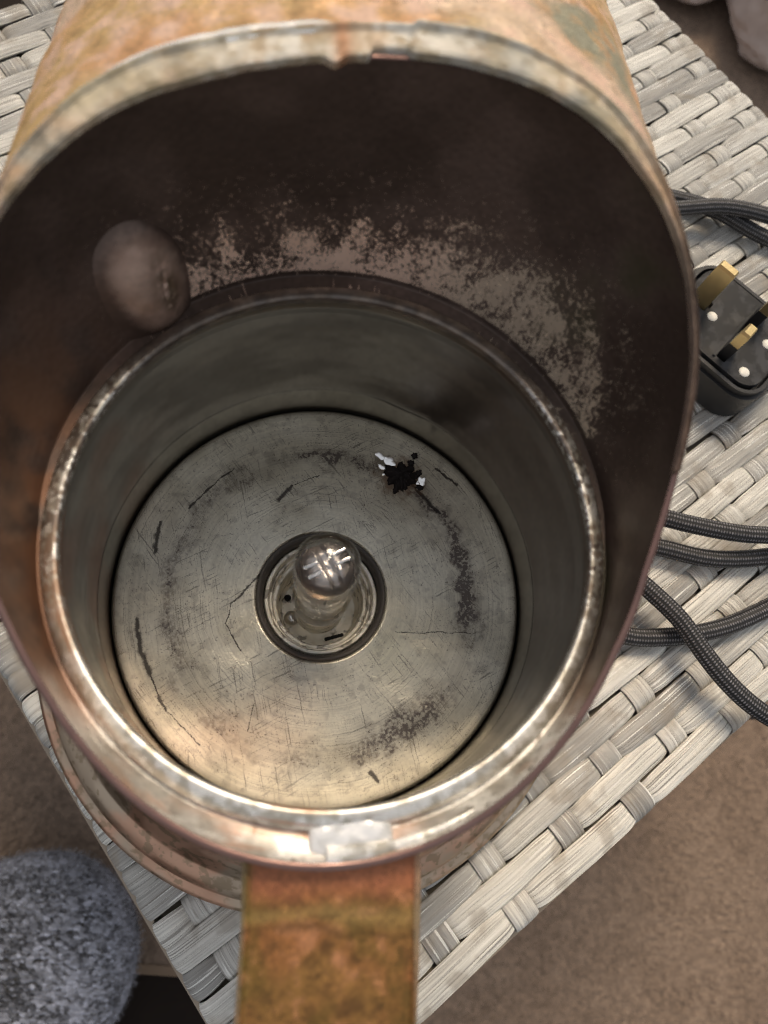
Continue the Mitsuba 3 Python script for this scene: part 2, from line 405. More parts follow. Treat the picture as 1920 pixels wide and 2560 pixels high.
def strand_fn(p, n, uv):
    u, v = uv.x, uv.y
    sid = dr.floor(v)
    w = v - sid
    tone = cell_rand(sid, 5.0, 1.0)
    t2 = cell_rand(sid, 9.0, 2.0)
    seg = noise(u * 24 + sid * 7.3, sid * 3.1, 0.0)
    g1 = fbm(u * 60, w * 24 + sid * 13.0, 2.0, 4)
    g2 = noise(u * 38 + 3, w * 46 + sid * 29.0, 5.0)
    g3 = noise(u * 30 + 11, w * 60 + sid * 31.0, 9.0)
    grey = dr.clip(smoothstep(0.40, 0.85, tone * 0.75 + seg * 0.45), 0, 1)
    grey = dr.maximum(grey, dr.select(v > 90, mi.Float(0.5), mi.Float(0.0)))
    col = mix((0.64, 0.63, 0.585), (0.31, 0.305, 0.29), grey)
    col = mix(col, (0.70, 0.695, 0.655), smoothstep(0.5, 0.75, seg) * 0.5 * t2)
    col = col * (0.60 + 0.76 * g1)
    col = mix(col, (0.15, 0.135, 0.115), smoothstep(0.72, 0.90, g2) * 0.7)
    col = mix(col, (0.24, 0.215, 0.185), smoothstep(0.66, 0.85, g3) * 0.5)
    col = mix(col, (0.80, 0.80, 0.77), smoothstep(0.78, 0.88, noise(u * 40 + 31, w * 30 + sid * 17.0, 8.0)) * 0.85 * smoothstep(0.25, 0.6, grey))
    return mix(col, (0.25, 0.215, 0.17), smoothstep(0.58, 0.78, fbm(p.x * 110, p.y * 110, 3.0, 4)) * 0.5)


def strand_bump(p, n, uv):
    return fbm(uv.x * 120, (uv.y - dr.floor(uv.y)) * 16 + dr.floor(uv.y) * 13.0, 2.0, 3)


scene['cane'] = two(bump({'type': 'principled', 'base_color': proc(strand_fn), 'roughness': 0.50, 'specular': 0.45}, strand_bump, 0.0006, 1e-4))
simple('table_core', (0.17, 0.145, 0.115), 0.9)
simple('table_edge', (0.33, 0.27, 0.21), 0.6)


def rug_fn(p, n, uv):
    a = fbm(p.x * 24, p.y * 24, 0.0, 4)
    b = fbm(p.x * 260, p.y * 260, 0.0, 4)
    c = noise(p.x * 900, p.y * 900, 3.0)
    col = mix((0.185, 0.136, 0.104), (0.205, 0.152, 0.117), smoothstep(0.35, 0.65, a))
    return col * (0.50 + 0.70 * b + 0.30 * c)


def rug_bump(p, n, uv):
    return fbm(p.x * 300, p.y * 300, 0.0, 3)


scene['rug_pile'] = two(bump({'type': 'principled', 'base_color': proc(rug_fn), 'roughness': 0.95, 'specular': 0.1}, rug_bump, 0.003, 8e-4))


def floor_fn(p, n, uv):
    return mix((0.012, 0.009, 0.008), (0.022, 0.016, 0.013), fbm(p.x * 9, p.y * 60, 0.0, 4))


scene['floor_mat'] = two({'type': 'principled', 'base_color': proc(floor_fn), 'roughness': 0.8, 'specular': 0.1})


def plush_fn(p, n, uv):
    return mix((0.38, 0.315, 0.285), (0.52, 0.445, 0.41), fbm(p.x * 60, p.y * 60, p.z * 60, 4))


scene['plush'] = two({'type': 'principled', 'base_color': proc(plush_fn), 'roughness': 0.9, 'sheen': 0.6})
scene['knit'] = two({'type': 'principled', 'base_color': {'type': 'mesh_attribute', 'name': 'vertex_color'}, 'roughness': 0.8, 'sheen': 0.3})

# ------------------------------------------------------------------ the setting: floor and rug
FZ = -0.42
add('floor', (np.array([[-8, -8, FZ - .008], [8, -8, FZ - .008], [8, 8, FZ - .008], [-8, 8, FZ - .008]], float), np.array([[0, 1, 2], [0, 2, 3]])), 'floor_mat', False, kind='structure')

# rug with a rounded corner under the table, bound in a pale tape
ROT = math.radians(36.2)
EA = np.array([math.cos(ROT), math.sin(ROT)])
EN = np.array([-math.sin(ROT), math.cos(ROT)])


def rug_outline(off=0.0):
    pts = [(-0.285, 1.9), (-0.285, -0.115)]
    for t in np.linspace(0, 1, 22)[1:]:
        a = PI + t * PI * 0.72
        pts.append((-0.195 + 0.090 * math.cos(a), -0.115 + 0.078 * math.sin(a)))
    pts += [(-0.035, -0.185), (0.02, -0.30), (0.08, -0.5), (1.9, -0.5), (1.9, 1.9)]
    from shapely.geometry import Polygon
    return Polygon(pts).buffer(-off, join_style=1)


simple('rug_tape', (0.20, 0.14, 0.095), 0.9)
tag('rug', 'brown short pile rug spread on the floor under the wicker table', 'rug')
m = trimesh.creation.extrude_polygon(rug_outline(0.007), 0.008, engine='earcut')
add('rug__pile', (np.array(m.vertices) + [0, 0, FZ - 0.006], np.array(m.faces)), 'rug_pile', False)
m = trimesh.creation.extrude_polygon(rug_outline(0.0).difference(rug_outline(0.0069)), 0.010, engine='earcut')
add('rug__border', (np.array(m.vertices) + [0, 0, FZ - 0.007], np.array(m.faces)), 'rug_tape', False, label='tan binding along the rug edge')

# ------------------------------------------------------------------ wicker table
A0, A1, N0, N1 = -0.0655, 0.3640, -0.0915, 0.3410
STAKES = [-0.050, -0.0225, 0.004, 0.031, 0.0597, 0.0865, 0.112, 0.138, 0.165, 0.191, 0.217, 0.243, 0.269, 0.296, 0.322, 0.351]
PITCH = 0.0092
NROW = 47
HALF_A, HALF_B, TH = 0.00452, 0.0050, 0.0011


def an(a, n, z):
    return np.stack([a * EA[0] + n * EN[0], a * EA[1] + n * EN[1], z + 0 * a], -1)


def up(row, stake):
    """True where the stake shows above the weaver"""
    return (row % 2) == ((stake + 1) % 2)


def ribbon(c, nrm, side, width, crown, cols=7):
    """a strip that follows the centre line c with the normals nrm; side is its unit width direction"""
    w = np.linspace(-1, 1, cols)
    prof = (1 - np.abs(w) ** 4.0)
    top = c[:, None] + side[None, None] * (w[None, :, None] * width[:, None, None]) + nrm[:, None] * (crown * prof)[None, :, None]
    bot = c[:, None] + side[None, None] * (w[None, :, None] * width[:, None, None]) - nrm[:, None] * (0.0007 + 0.0002 * prof)[None, :, None]
    P = np.concatenate([top, bot[:, ::-1], top[:, :1]], 1)
    return P


def fold(total, s, r=0.0055, lip=0.0):
    """centre line of a strip that runs flat from -total/2 to total/2 and folds down at both ends: arc length s -> (along, dz, tangent angle)"""
    h = total / 2 - r
    q = np.abs(s); sg = np.sign(s)
    t = np.clip((q - h) / r, 0, PI / 2)
    al = np.where(q < h, q, h + r * np.sin(t))
    dz = np.where(q < h, 0, -r * (1 - np.cos(t)))
    dz = dz - np.maximum(q - h - r * PI / 2, 0)
    return sg * al, dz, sg * t


tag('wicker_table', 'square pale grey wicker side table under the copper jug and the coiled cable', 'table')
DROP = 0.055
st = np.array(STAKES)
for k in range(NROW):
    n0 = -0.0885 + PITCH * k + rng.normal(0, 0.00022)
    tot = A1 - A0 + 0.0012
    L = tot / 2 - 0.0055 + 0.0055 * PI / 2 + DROP
    s = np.linspace(-L, L, 380)
    al, dz, th = fold(tot, s)
    a = al + (A0 + A1) / 2
    zc = np.zeros_like(a)
    wid = np.full_like(a, HALF_A * (1 + rng.normal(0, .02))) * (1 + .05 * (meshkit.noise(np.stack([a * 70, 0 * a + k * 5.1, 0 * a], -1), 7) - .5))
    flat = np.abs(th) < 0.02
    over = rng.normal(0, 0.00015) + 0.0
    for j, sa in enumerate(st):
        d = np.abs(a - sa)
        if up(k, j):      # the weaver dips under this stake
            zc -= 0.0022 * np.exp(-(d / 0.0056) ** 4) * (np.abs(th) < 0.6)
            wid *= 1 - 0.13 * np.exp(-(d / 0.0080) ** 4)
        else:
            zc += (0.00055 + rng.normal(0, .00012)) * np.exp(-(d / 0.010) ** 2)
    wig = 0.00045 * np.sin(a * 2 * PI / 0.053 * 0.5 + k * 2.1) + 0.0002 * (meshkit.noise(np.stack([a * 40, 0 * a + k * 3.3, 0 * a], -1), 2) - .5)
    nrm = np.stack([np.sin(th) * EA[0], np.sin(th) * EA[1], np.cos(th)], -1)
    c = an(a, n0 + wig, 0 * a - 0.0010 + over + dz) + nrm * zc[:, None]
    P = ribbon(c, nrm, np.array([EN[0], EN[1], 0]), wid, 0.0008)
    ncol = P.shape[1]
    vv = np.r_[np.linspace(0.02, .98, 7), np.linspace(.98, 0.02, 7), 0.02]
    uv = np.stack(np.meshgrid(s, vv + k, indexing='ij'), -1).reshape(-1, 2)
    add('wicker_table__weaver', grid(P), 'cane', True, uv=uv)

for j, sa in enumerate(st):
    tot = N1 - N0 + 0.006
    L = tot / 2 - 0.0055 + 0.0055 * PI / 2 + DROP
    s = np.linspace(-L, L, 420)
    al, dz, th = fold(tot, s)
    nn = al + (N0 + N1) / 2
    zc = np.full_like(nn, 0.0)
    for k in range(NROW):
        d = np.abs(nn - (-0.0885 + PITCH * k))
        zc += (0.00085 if up(k, j) else -0.0021) * np.exp(-(d / 0.0052) ** 4)
    nrm = np.stack([np.sin(th) * EN[0], np.sin(th) * EN[1], np.cos(th)], -1)
    c = an(sa + 0 * nn, nn, -0.0013 + dz) + nrm * (zc * np.cos(th))[:, None]
    P = ribbon(c, nrm, np.array([EA[0], EA[1], 0]), np.full_like(nn, HALF_B * (1 + rng.normal(0, .05))), 0.0004)
    vv = np.r_[np.linspace(0.02, .98, 7), np.linspace(.98, 0.02, 7), 0.02]
    uv = np.stack(np.meshgrid(s, vv + 100 + j, indexing='ij'), -1).reshape(-1, 2)
    add('wicker_table__stake', grid(P), 'cane', True, uv=uv)


def an_box(a0, a1, n0, n1, z0, z1):
    v = np.array([[a, n] for a in (a0, a1) for n in (n0, n1)])
    P = np.array([[*(a * EA + n * EN), z] for z in (z0, z1) for a, n in ((a0, n0), (a1, n0), (a1, n1), (a0, n1))])
    f = [[0, 2, 1], [0, 3, 2], [4, 5, 6], [4, 6, 7]]
    for i in range(4):
        q = (i + 1) % 4
        f += [[i, q, q + 4], [i, q + 4, i + 4]]
    return P, np.array(f)


add('wicker_table__core', an_box(A0 + .003, A1 - .003, N0 + .003, N1 - .003, -0.055, -0.0050), 'table_core', False)
fr = [an_box(A0 - .0032, A1 + .0032, N0 - .0055, N0 - .0030, -0.066, -0.0115), an_box(A0 - .0032, A1 + .0032, N1 + .0030, N1 + .0055, -0.066, -0.0115),
      an_box(A0 - .0034, A0 - .0012, N0 - .0029, N1 + .0029, -0.066, -0.0115), an_box(A1 + .0012, A1 + .0034, N0 - .0029, N1 + .0029, -0.066, -0.0115)]
for q in fr:
    add('wicker_table__apron', q, 'table_edge', False)
for a in (A0 + .022, A1 - .022):
    for n in (N0 + .022, N1 - .022):
        add('wicker_table__leg', an_box(a - .016, a + .016, n - .016, n + .016, FZ + 0.002, -0.056), 'table_edge', False)

# ------------------------------------------------------------------ copper jug
J = 'copper_jug'
tag(J, 'weathered copper jug with obliquely cut dark hood and strap handle on the wicker table', 'jug')
RC = [0.06195, 0.00599, -0.00034, 0.00228, 0.0012, -0.00287, 0.00134, -0.00116, 0.00041, -0.00013, -0.00012]
ZB = 0.1200                                  # height of the neck bead


def rim_r(az):
    r = RC[0] + 0 * az
    for k in range(1, 6):
        r = r + RC[2 * k - 1] * np.cos(k * az) + RC[2 * k] * np.sin(k * az)
    return np.maximum(r, 0.0545)


def rim_z(az):
    y = AX[1] + rim_r(az) * np.cos(az)
    return 0.1215 + 0.36 * (y + 0.0202)


NA = 420
az = np.linspace(-PI, PI, NA, endpoint=False)
tt = np.linspace(0, 1, 70)
AZ, TT = np.meshgrid(az, tt, indexing='ij')
R0, Z0 = 0.0562, ZB - 0.0008
RB = R0 + 0.0030 * np.clip(np.cos(AZ), 0, 1) ** .7
RR = RB + (rim_r(AZ) - RB) * (1 - (1 - TT) ** 1.6)
ZZ = Z0 + (rim_z(AZ) - Z0) * TT
dents = (meshkit.fbm(np.stack([AZ * 3, ZZ * 60, 0 * AZ], -1), 3, 3) - .5) * 0.0010
fade = np.sin(np.pi * np.clip(TT, 0, 1)) ** .5
PI_ = ring_pts(RR + dents * fade, AZ, ZZ)
led = [ring_pts(np.full(NA, .0540) + (RB[:, 0] - .0540) * k, az, np.full(NA, Z0 - .0004 * (1 - k))) for k in (0, .33, .66, .93)]
PI_ = np.concatenate([np.stack(led, 1), PI_], 1)
add(J + '__hood_lining', grid(PI_, True), 'hood_patina', 50, label='dark brown inside of the hood, rubbed to bare copper above the neck')

# outer skin: foot, flared body, neck, outside of the hood and the cut edge
foot = dense([(.0700, .0008), (.0930, .0008), (.0942, .0016), (.0946, .0030), (.0942, .0048), (.0926, .0058), (.0910, .0062), (.0904, .0072), (.0898, .0084), (.0880, .0096),
              (.0862, .0112), (.0850, .0116), (.0838, .0128), (.0800, .0180), (.0752, .0270), (.0716, .0380), (.0690, .0500), (.0655, .0700), (.0618, .0900), (.0588, .1060), (.0574, .1160)], 0.002)
foot[:, 0] *= np.where(foot[:, 1] < .05, .985, 1)
rf = np.broadcast_to(foot[None, :, 0], (NA, len(foot))); zf = np.broadcast_to(foot[None, :, 1], (NA, len(foot)))
AF = np.broadcast_to(az[:, None], rf.shape)
t2 = np.linspace(0.06, 1, 30)
A2, T2 = np.meshgrid(az, t2, indexing='ij')
RB2 = R0 + 0.0030 * np.clip(np.cos(A2), 0, 1) ** .7
r2 = RB2 + (rim_r(A2) - RB2) * (1 - (1 - T2) ** 1.6) + 0.0013
z2 = Z0 + (rim_z(A2) - Z0) * T2
z2 = np.maximum(z2, 0.1175 + 0.0006 * T2)
edge_r = np.stack([rim_r(az) + .0009, rim_r(az) + .0004, rim_r(az) - .0000], 1)
edge_z = np.stack([rim_z(az) + .0003, rim_z(az) + .0005, rim_z(az) + .0002], 1)
Rall = np.concatenate([rf, r2, edge_r], 1); Zall = np.concatenate([zf, z2, edge_z], 1)
Aall = np.broadcast_to(az[:, None], Rall.shape)
Rall = Rall + (meshkit.fbm(np.stack([np.sin(Aall) * 2, np.cos(Aall) * 2, Zall * 50], -1), 3, 5) - .5) * 0.0008 * (Zall < .1)


def skin_fn(p, n, uv):
    a = fbm(p.x * 70, p.y * 70, p.z * 70, 4)
    b = fbm(p.x * 400, p.y * 400, p.z * 400, 3)
    col = mix((0.55, 0.335, 0.235), (0.46, 0.37, 0.28), smoothstep(0.4, 0.6, a))
    col = mix(col, (0.27, 0.20, 0.13), smoothstep(0.5, 0.66, b) * 0.7)
    top = smoothstep(0.112, 0.121, p.z)
    return mix(col, (0.22, 0.13, 0.12), top * 0.9)


def skin_rough(p, n, uv):
    return 0.24 + 0.22 * smoothstep(0.35, 0.65, fbm(p.x * 110, p.y * 110, p.z * 110, 3))


scene['copper_skin'] = two({'type': 'principled', 'base_color': proc(skin_fn), 'metallic': 0.85, 'roughness': proc(skin_rough)})
add(J + '__body', grid(ring_pts(Rall, Aall, Zall), True, True), 'copper_skin', True, label='flared copper body with a stepped foot')

# rolled bead of the neck
th = np.linspace(0, 2 * PI, 25)
bead = [(0.0535 + 0.0019 * math.copysign(abs(math.cos(t)) ** .8, math.cos(t)), ZB + 0.0016 * math.copysign(abs(math.sin(t)) ** .8, math.sin(t)) - 0.0006 * math.cos(t)) for t in th]
bead = dense(bead, .0004)
add(J + '__neck_bead', lathe(bead, 400, 0.00018, 11), 'bead_metal', True, label='worn rolled bead around the neck')

# inner wall
wall = dense([(0.0523, ZB), (0.0519, ZB - .002), (0.0524, .1165), (0.0542, .112), (0.0556, .104), (0.0567, .092), (0.0575, .080), (0.0580, .070), (0.0581, .0665), (0.0585, .0655), (0.0586, .0625), (0.0585, .0535), (0.0586, .0525), (0.0590, .0520), (0.0590, .044)])
wm = lathe(wall, 400, 0.00022, 21)
wa = np.arctan2(wm[0][:, 0] - AX[0], wm[0][:, 1] - AX[1])
wd = .0011 * np.exp(-((wa - .40) / .13) ** 2 - ((wm[0][:, 2] - .0690) / .0045) ** 2)  # dent added to the wall to catch a bright reflection
wm[0][:, 0] -= wd * np.sin(wa); wm[0][:, 1] -= wd * np.cos(wa)
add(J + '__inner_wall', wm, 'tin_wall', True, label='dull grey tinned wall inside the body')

# disc (a slightly dished turned plate) with the central hole
nr, na = 90, 480
rad = np.linspace(0.0186, 0.0583, nr)
zz = 0.0502 + 0.0022 * ((rad - .0186) / .040) ** 1.4
zz[-2:] -= [0.0003, 0.0012]
zz[:2] -= [0.0010, 0.0002]
a4 = np.linspace(0, 2 * PI, na, endpoint=False)
A4, R4 = np.meshgrid(a4, rad, indexing='ij')
Z4 = np.broadcast_to(zz[None], R4.shape) + (meshkit.fbm(np.stack([R4 * np.sin(A4) * 45, R4 * np.cos(A4) * 45, 0 * R4], -1), 3, 8) - .5) * 0.0012
uv4 = np.stack([A4 / (2 * PI), R4], -1).reshape(-1, 2)
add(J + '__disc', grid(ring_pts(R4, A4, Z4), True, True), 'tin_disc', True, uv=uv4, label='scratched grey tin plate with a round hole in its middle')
add(J + '__cavity', lathe(dense([(0.0600, .0445), (0.0600, .012), (0.0010, .012)], .004), 96), 'dark_hole', True)

# bulb holder in the hole
gk = [(0.0191, .0485), (0.0189, .0499), (0.0184, .0503), (0.0176, .0498), (0.0172, .0490), (0.0170, .0475), (0.0170, .0440)]
add(J + '__gasket', lathe(dense(gk, .0004), 160, 0.00015, 31), 'gasket', True, label='dark ring lining the hole in the plate')
so = [(0.0168, .0380), (0.0168, .0458), (0.0164, .0465), (0.0156, .0465), (0.0152, .0458), (0.0152, .0436), (0.0150, .0430), (0.0146, .0430), (0.0144, .0424), (0.0144, .0404),
      (0.0140, .0399), (0.0133, .0399), (0.0130, .0396), (0.0129, .0390), (0.0126, .0300), (0.0122, .0276), (0.0116, .0268), (0.0090, .0264), (0.0002, .0264)]


def sock_fn(p, n, uv):
    a = fbm(p.x * 260, p.y * 260, p.z * 260, 4)
    col = mix((0.70, 0.65, 0.53), (0.84, 0.80, 0.70), smoothstep(0.35, 0.65, a))
    return mix(col, (0.09, 0.07, 0.05), smoothstep(0.55, 0.7, fbm(p.x * 420 + 8, p.y * 420, p.z * 420, 3)) * 0.7)


scene['socket_mat'] = two({'type': 'principled', 'base_color': proc(sock_fn), 'metallic': 0.2, 'roughness': 0.40})
S = add(J + '__bulb_holder', lathe(dense(so, .0005), 160, 0.0002, 41), 'socket_mat', 35, label='stepped beige bulb holder inside the hole')
# screw, hole and slot in the holder's floor
scr = trimesh.creation.icosphere(3, 0.0023)
v = np.array(scr.vertices) * [1, 1, .55]
v[:, 2] -= (np.abs(v[:, 0] * .8 + v[:, 1] * .6) < 0.0004) * (v[:, 2] > 0) * 0.0007
add(S + '__screw', (v + [AX[0] - .0086, AX[1] - .0032, .0282], np.array(scr.faces)), 'steel', 25, label='small bright screw on the floor of the bulb holder')
cyl = trimesh.creation.cylinder(0.0011, 0.0004, sections=24)
add(S + '__hole', (np.array(cyl.vertices) + [AX[0] - .0100, AX[1] + .0034, .0270], np.array(cyl.faces)), 'dark_hole', False)
slot = mani(rounded_box((0.0062, 0.0011, 0.0005), 0.0002))
ca, sa_ = math.cos(.27), math.sin(.27)
add(S + '__slot', frame(slot, (AX[0] + .0052, AX[1] - .0088, .0267), np.array([ca, sa_, 0]), np.array([-sa_, ca, 0]), np.array([0, 0, 1.])), 'dark_hole', False)

# solder at the front of the rim, overlap of the seam
g1 = np.linspace(0, 1, 60); g2 = np.linspace(0, 1, 36)
G1, G2 = np.meshgrid(g1, g2, indexing='ij')
ang = np.radians(183.5 - 15.0 * G1)
mask = np.clip(1 - ((G1 - .5) / .5) ** 4, 0, 1) * np.clip(1 - (2 * G2 - 1) ** 4, 0, 1)
nz = meshkit.fbm(np.stack([G1 * 4, G2 * 2.5, 0 * G1], -1), 2, 6)
zs = 0.1198 + 0.0017 * mask ** .6 * (.75 + .5 * nz)
add(J + '__solder_patch', grid(ring_pts(0.0526 + .0062 * G2 + .0006 * np.sin(G1 * 9), ang, zs), False, True), 'solder', True, label='bright lump of solder on the rim above the handle')

ang = np.radians(180.3 - 27 * G1)
taper = (1 - .75 * G1)
zs = 0.1212 + .0003 * G2 - 0.0010 * G2 ** 4
P1 = ring_pts(0.0578 + (.0036 * taper) * G2, ang, zs + .0006)
P2 = P1[:, ::-1] - [0, 0, .0009]
add(J + '__seam_flap', grid(np.concatenate([P1, P2, P1[:, :1]], 1), False, True), 'lap_tin', 40, label='grey metal lap of the seam at the front of the rim')


scene['lap_tin'] = two(bump({'type': 'principled', 'base_color': proc(tinned_fn), 'metallic': 0.6, 'roughness': 0.42}, copper_bump, 0.0003))


# rim band and spout beyond it
def band_w(a):
    t = np.clip((1.12 - np.abs(a + 0.06)) / .75, 0, 1)
    return 0.0008 + 0.0056 * t * t * (3 - 2 * t)


ab = np.linspace(-1.62, 1.50, 260)
us = np.linspace(0, 1, 18)
AB, US = np.meshgrid(ab, us, indexing='ij')
W = band_w(AB)
lump = (meshkit.fbm(np.stack([AB * 9, US * 2, 0 * AB], -1), 3, 9) - .5) * 0.0008
step = 0.0007 * (AB > 0.125)                                 # the lap of the seam
nick = 0.0016 * np.exp(-((AB + .065) / .020) ** 2) - 0.0014 * ((AB > .03) & (AB < .125))
PB = ring_pts(rim_r(AB) - .0006 - nick * (1 - US) ** 2 + US * W + step * 0, AB, rim_z(AB) + .0020 + lump * .8 + step * 1.2 - .0007 * (1 - US) ** 8 + .0012 * np.exp(-((US - .93) / .11) ** 2) - .0010 * US)
PBb = PB[:, ::-1] - [0, 0, .0014]
add(J + '__rim_band', grid(np.concatenate([PB, PBb, PB[:, :1]], 1), False, True), 'pale_verdigris', True, label='pale verdigris band along the far rim of the hood')

# highlight between the band and the spout, built as a white fillet
ab2 = np.linspace(-0.86, 0.98, 260)
A5, S5 = np.meshgrid(ab2, np.linspace(0, 2 * PI, 17), indexing='ij')
wf = .0011 * (.55 + .9 * meshkit.fbm(np.stack([A5 * 9, 0 * A5, 0 * A5], -1), 3, 23)) * (np.exp(-((A5 + .30) / .34) ** 2) * 1.0 + .75 * np.exp(-((A5 - .22) / .22) ** 2) + .10) * (1 - .8 * np.exp(-((A5 + .03) / .035) ** 2))
P5 = ring_pts(rim_r(A5) - .0004 + band_w(A5) * .97 + 1.25 * wf * np.cos(S5), A5, rim_z(A5) + .0010 + wf * .8 * np.sin(S5))
add(J + '__highlight_line', grid(P5, False, False), 'solder', True, label='white line built as a highlight behind the rim band')

uu = np.linspace(-1.12, 1.06, 220)
ss = np.linspace(0, 1, 110)
UU, SS = np.meshgrid(uu, ss, indexing='ij')
rb = rim_r(UU) - .0006 + band_w(UU)
F = ring_pts(rb, UU, rim_z(UU) + .0008)
LEN = 0.085
dirx = -0.045 + 0.13 * (UU + 1.12) / 2.18
SP = F + np.stack([dirx * SS * LEN, SS * LEN, -0.25 * SS * LEN - 0.002 * SS ** 2], -1)
side = np.clip((np.abs((UU + .03) / 1.09) - .93) / .07, 0, 1)
SP[..., 2] -= .003 * side ** 2
SP[..., 2] += (meshkit.fbm(np.stack([SP[..., 0] * 90, SP[..., 1] * 90, 0 * SS], -1), 4, 15) - .5) * .0022 * np.clip(SS * 8, 0, 1)
SPb = SP[:, ::-1] - [0, 0, .0012]
add(J + '__spout', grid(np.concatenate([SP, SPb, SP[:, :1]], 1), False, True), 'copper', True, label='broad orange brown copper spout sloping away beyond the rim')

# boss pressed into the hood's left side
BA, BZ, BRA, BRZ = -0.700, 0.1288, 0.152, 0.0138
gu = np.linspace(-1.25, 1.25, 150)
GU, GV = np.meshgrid(gu, gu, indexing='ij')
ba = BA + BRA * GU
bt = np.clip((BZ + BRZ * GV - Z0) / (rim_z(ba) - Z0), 0.0, 1)
bz = Z0 + (rim_z(ba) - Z0) * bt
RBb = R0 + 0.0030 * np.clip(np.cos(ba), 0, 1) ** .7
br = RBb + (rim_r(ba) - RBb) * (1 - (1 - bt) ** 1.6)
rho = np.sqrt(np.where(GU > 0, GU, GU * .90) ** 2 + np.where(GV > 0, GV, GV * .78) ** 2)
soft = np.clip(.5 - .55 * (GU + GV), 0, 1)
core_ = np.clip(1 - rho ** 2.3, 0, 1) ** (.62 + .75 * soft)
skirt = np.exp(-((rho - .95) / .14) ** 2) * .10
pit = np.exp(-((GU - .33) / .22) ** 2 - ((GV + .10) / .40) ** 2)
rough = meshkit.fbm(np.stack([GU * 14, GV * 14, 0 * GU], -1), 3, 2) - .5
dome = .0046 * (core_ + skirt) - .0006 * pit * (.6 + 2.2 * rough) + .0001 * (meshkit.fbm(np.stack([GU * 2.4, GV * 2.4, 0 * GU], -1), 3, 5) - .5) * core_
fall = np.clip((1.24 - np.maximum(np.abs(GU), np.abs(GV))) / .2, 0, 1)
add(J + '__boss', grid(ring_pts(br - dome + .0007, ba, bz), False, False), 'boss_metal', True, label='rounded copper boss swelling from the left side of the hood, with a rough worn patch')

# strap handle
hp = np.array([(-.0170, .1160), (-.0215, .1165), (-.0260, .1160), (-.0300, .1153), (-.036, .1150), (-.045, .1146), (-.058, .1130), (-.070, .1085), (-.079, .100), (-.083, .088), (-.081, .074), (-.073, .058), (-.060, .046), (-.046, .039), (-.034, .036)])
tk = np.r_[0, np.cumsum(np.linalg.norm(np.diff(hp, axis=0), axis=1))]
cs = CubicSpline(tk, hp)
ts = np.linspace(0, tk[-1], 200)
yz = cs(ts); dyz = cs(ts, 1); dyz /= np.linalg.norm(dyz, axis=1, keepdims=True)
nm = np.stack([-dyz[:, 1], dyz[:, 0]], -1)            # (y, z) normal, outwards
nm *= np.where(nm[:1, 1] < 0, -1, 1)
wv = np.linspace(-1, 1, 41)
HW = 0.0157 - 0.0007 * np.clip(ts / .1, 0, 1)
bulge = .0010 * (1 - wv ** 2) + .0012 * np.exp(-((np.abs(wv) - .95) / .035) ** 2)
xc = 0.0078
hw_n = .0005 * (meshkit.fbm(np.stack([ts * 60, 0 * ts, 0 * ts], -1), 3, 19) - .5)
def strap(off):
    h = off + bulge
    X = xc + (HW + hw_n)[:, None] * wv[None] + .0003 * np.sin(ts * 130)[:, None]
    return np.stack([X, yz[:, :1] + nm[:, :1] * h[None], yz[:, 1:] + nm[:, 1:] * h[None]], -1)
HT, HB = strap(0.0), strap(-.0018)[:, ::-1]
HT[..., 2] += (meshkit.fbm(HT * 110, 3, 17) - .5) * .0007


def handle_fn(p, n, uv):
    a = fbm(p.x * 95, p.y * 95, p.z * 95 + 2, 4)
    b = fbm(p.x * 420 + 9, p.y * 420, p.z * 420, 5)
    g = fbm(p.x * 1700, p.y * 1700, p.z * 1700, 2)
    col = mix((0.29, 0.122, 0.042), (0.225, 0.118, 0.034), smoothstep(0.30, 0.68, a))
    col = mix(col, (0.10, 0.050, 0.017), smoothstep(0.54, 0.30, b) * 0.8)
    col = mix(col, (0.13, 0.085, 0.018), smoothstep(0.46, 0.72, fbm(p.x * 150, p.y * 130, 9.0, 4)) * 0.55)
    col = mix(col, (0.50, 0.235, 0.12), smoothstep(0.52, 0.76, b) * 0.6)
    top = smoothstep(-0.0285, -0.0225, p.y + (a - 0.5) * 0.003)
    col = mix(col, (0.46, 0.165, 0.085), top * 0.75)
    band = dr.exp(-dr.square((p.y + 0.0288 + (a - 0.5) * 0.006) / 0.0016))
    col = mix(col, (0.36, 0.24, 0.085), band * 0.55)
    line = dr.exp(-dr.square((p.y + 0.0315 + (a - 0.5) * 0.008) / 0.0008)) * smoothstep(0.3, 0.6, b)
    col = mix(col, (0.10, 0.05, 0.015), line * 0.6)
    edge = smoothstep(0.0143, 0.0151, dr.abs(p.x - 0.0078))
    col = mix(col, (0.50, 0.42, 0.30), edge * (0.25 + 0.5 * a))
    green = smoothstep(-0.0052, -0.0070, p.x) * smoothstep(0.40, 0.65, a)
    col = mix(col, (0.14, 0.14, 0.04), green * 0.7)
    return col * (0.58 + 0.62 * g)


scene['handle_copper'] = two(bump({'type': 'principled', 'base_color': proc(handle_fn), 'metallic': 0.25, 'roughness': 0.5, 'specular': 0.3}, copper_bump, 0.0003))
add(J + '__handle', grid(np.concatenate([HT, HB, HT[:, :1]], 1), False, True), 'handle_copper', 40, label='wide orange brown strap handle below the rim')

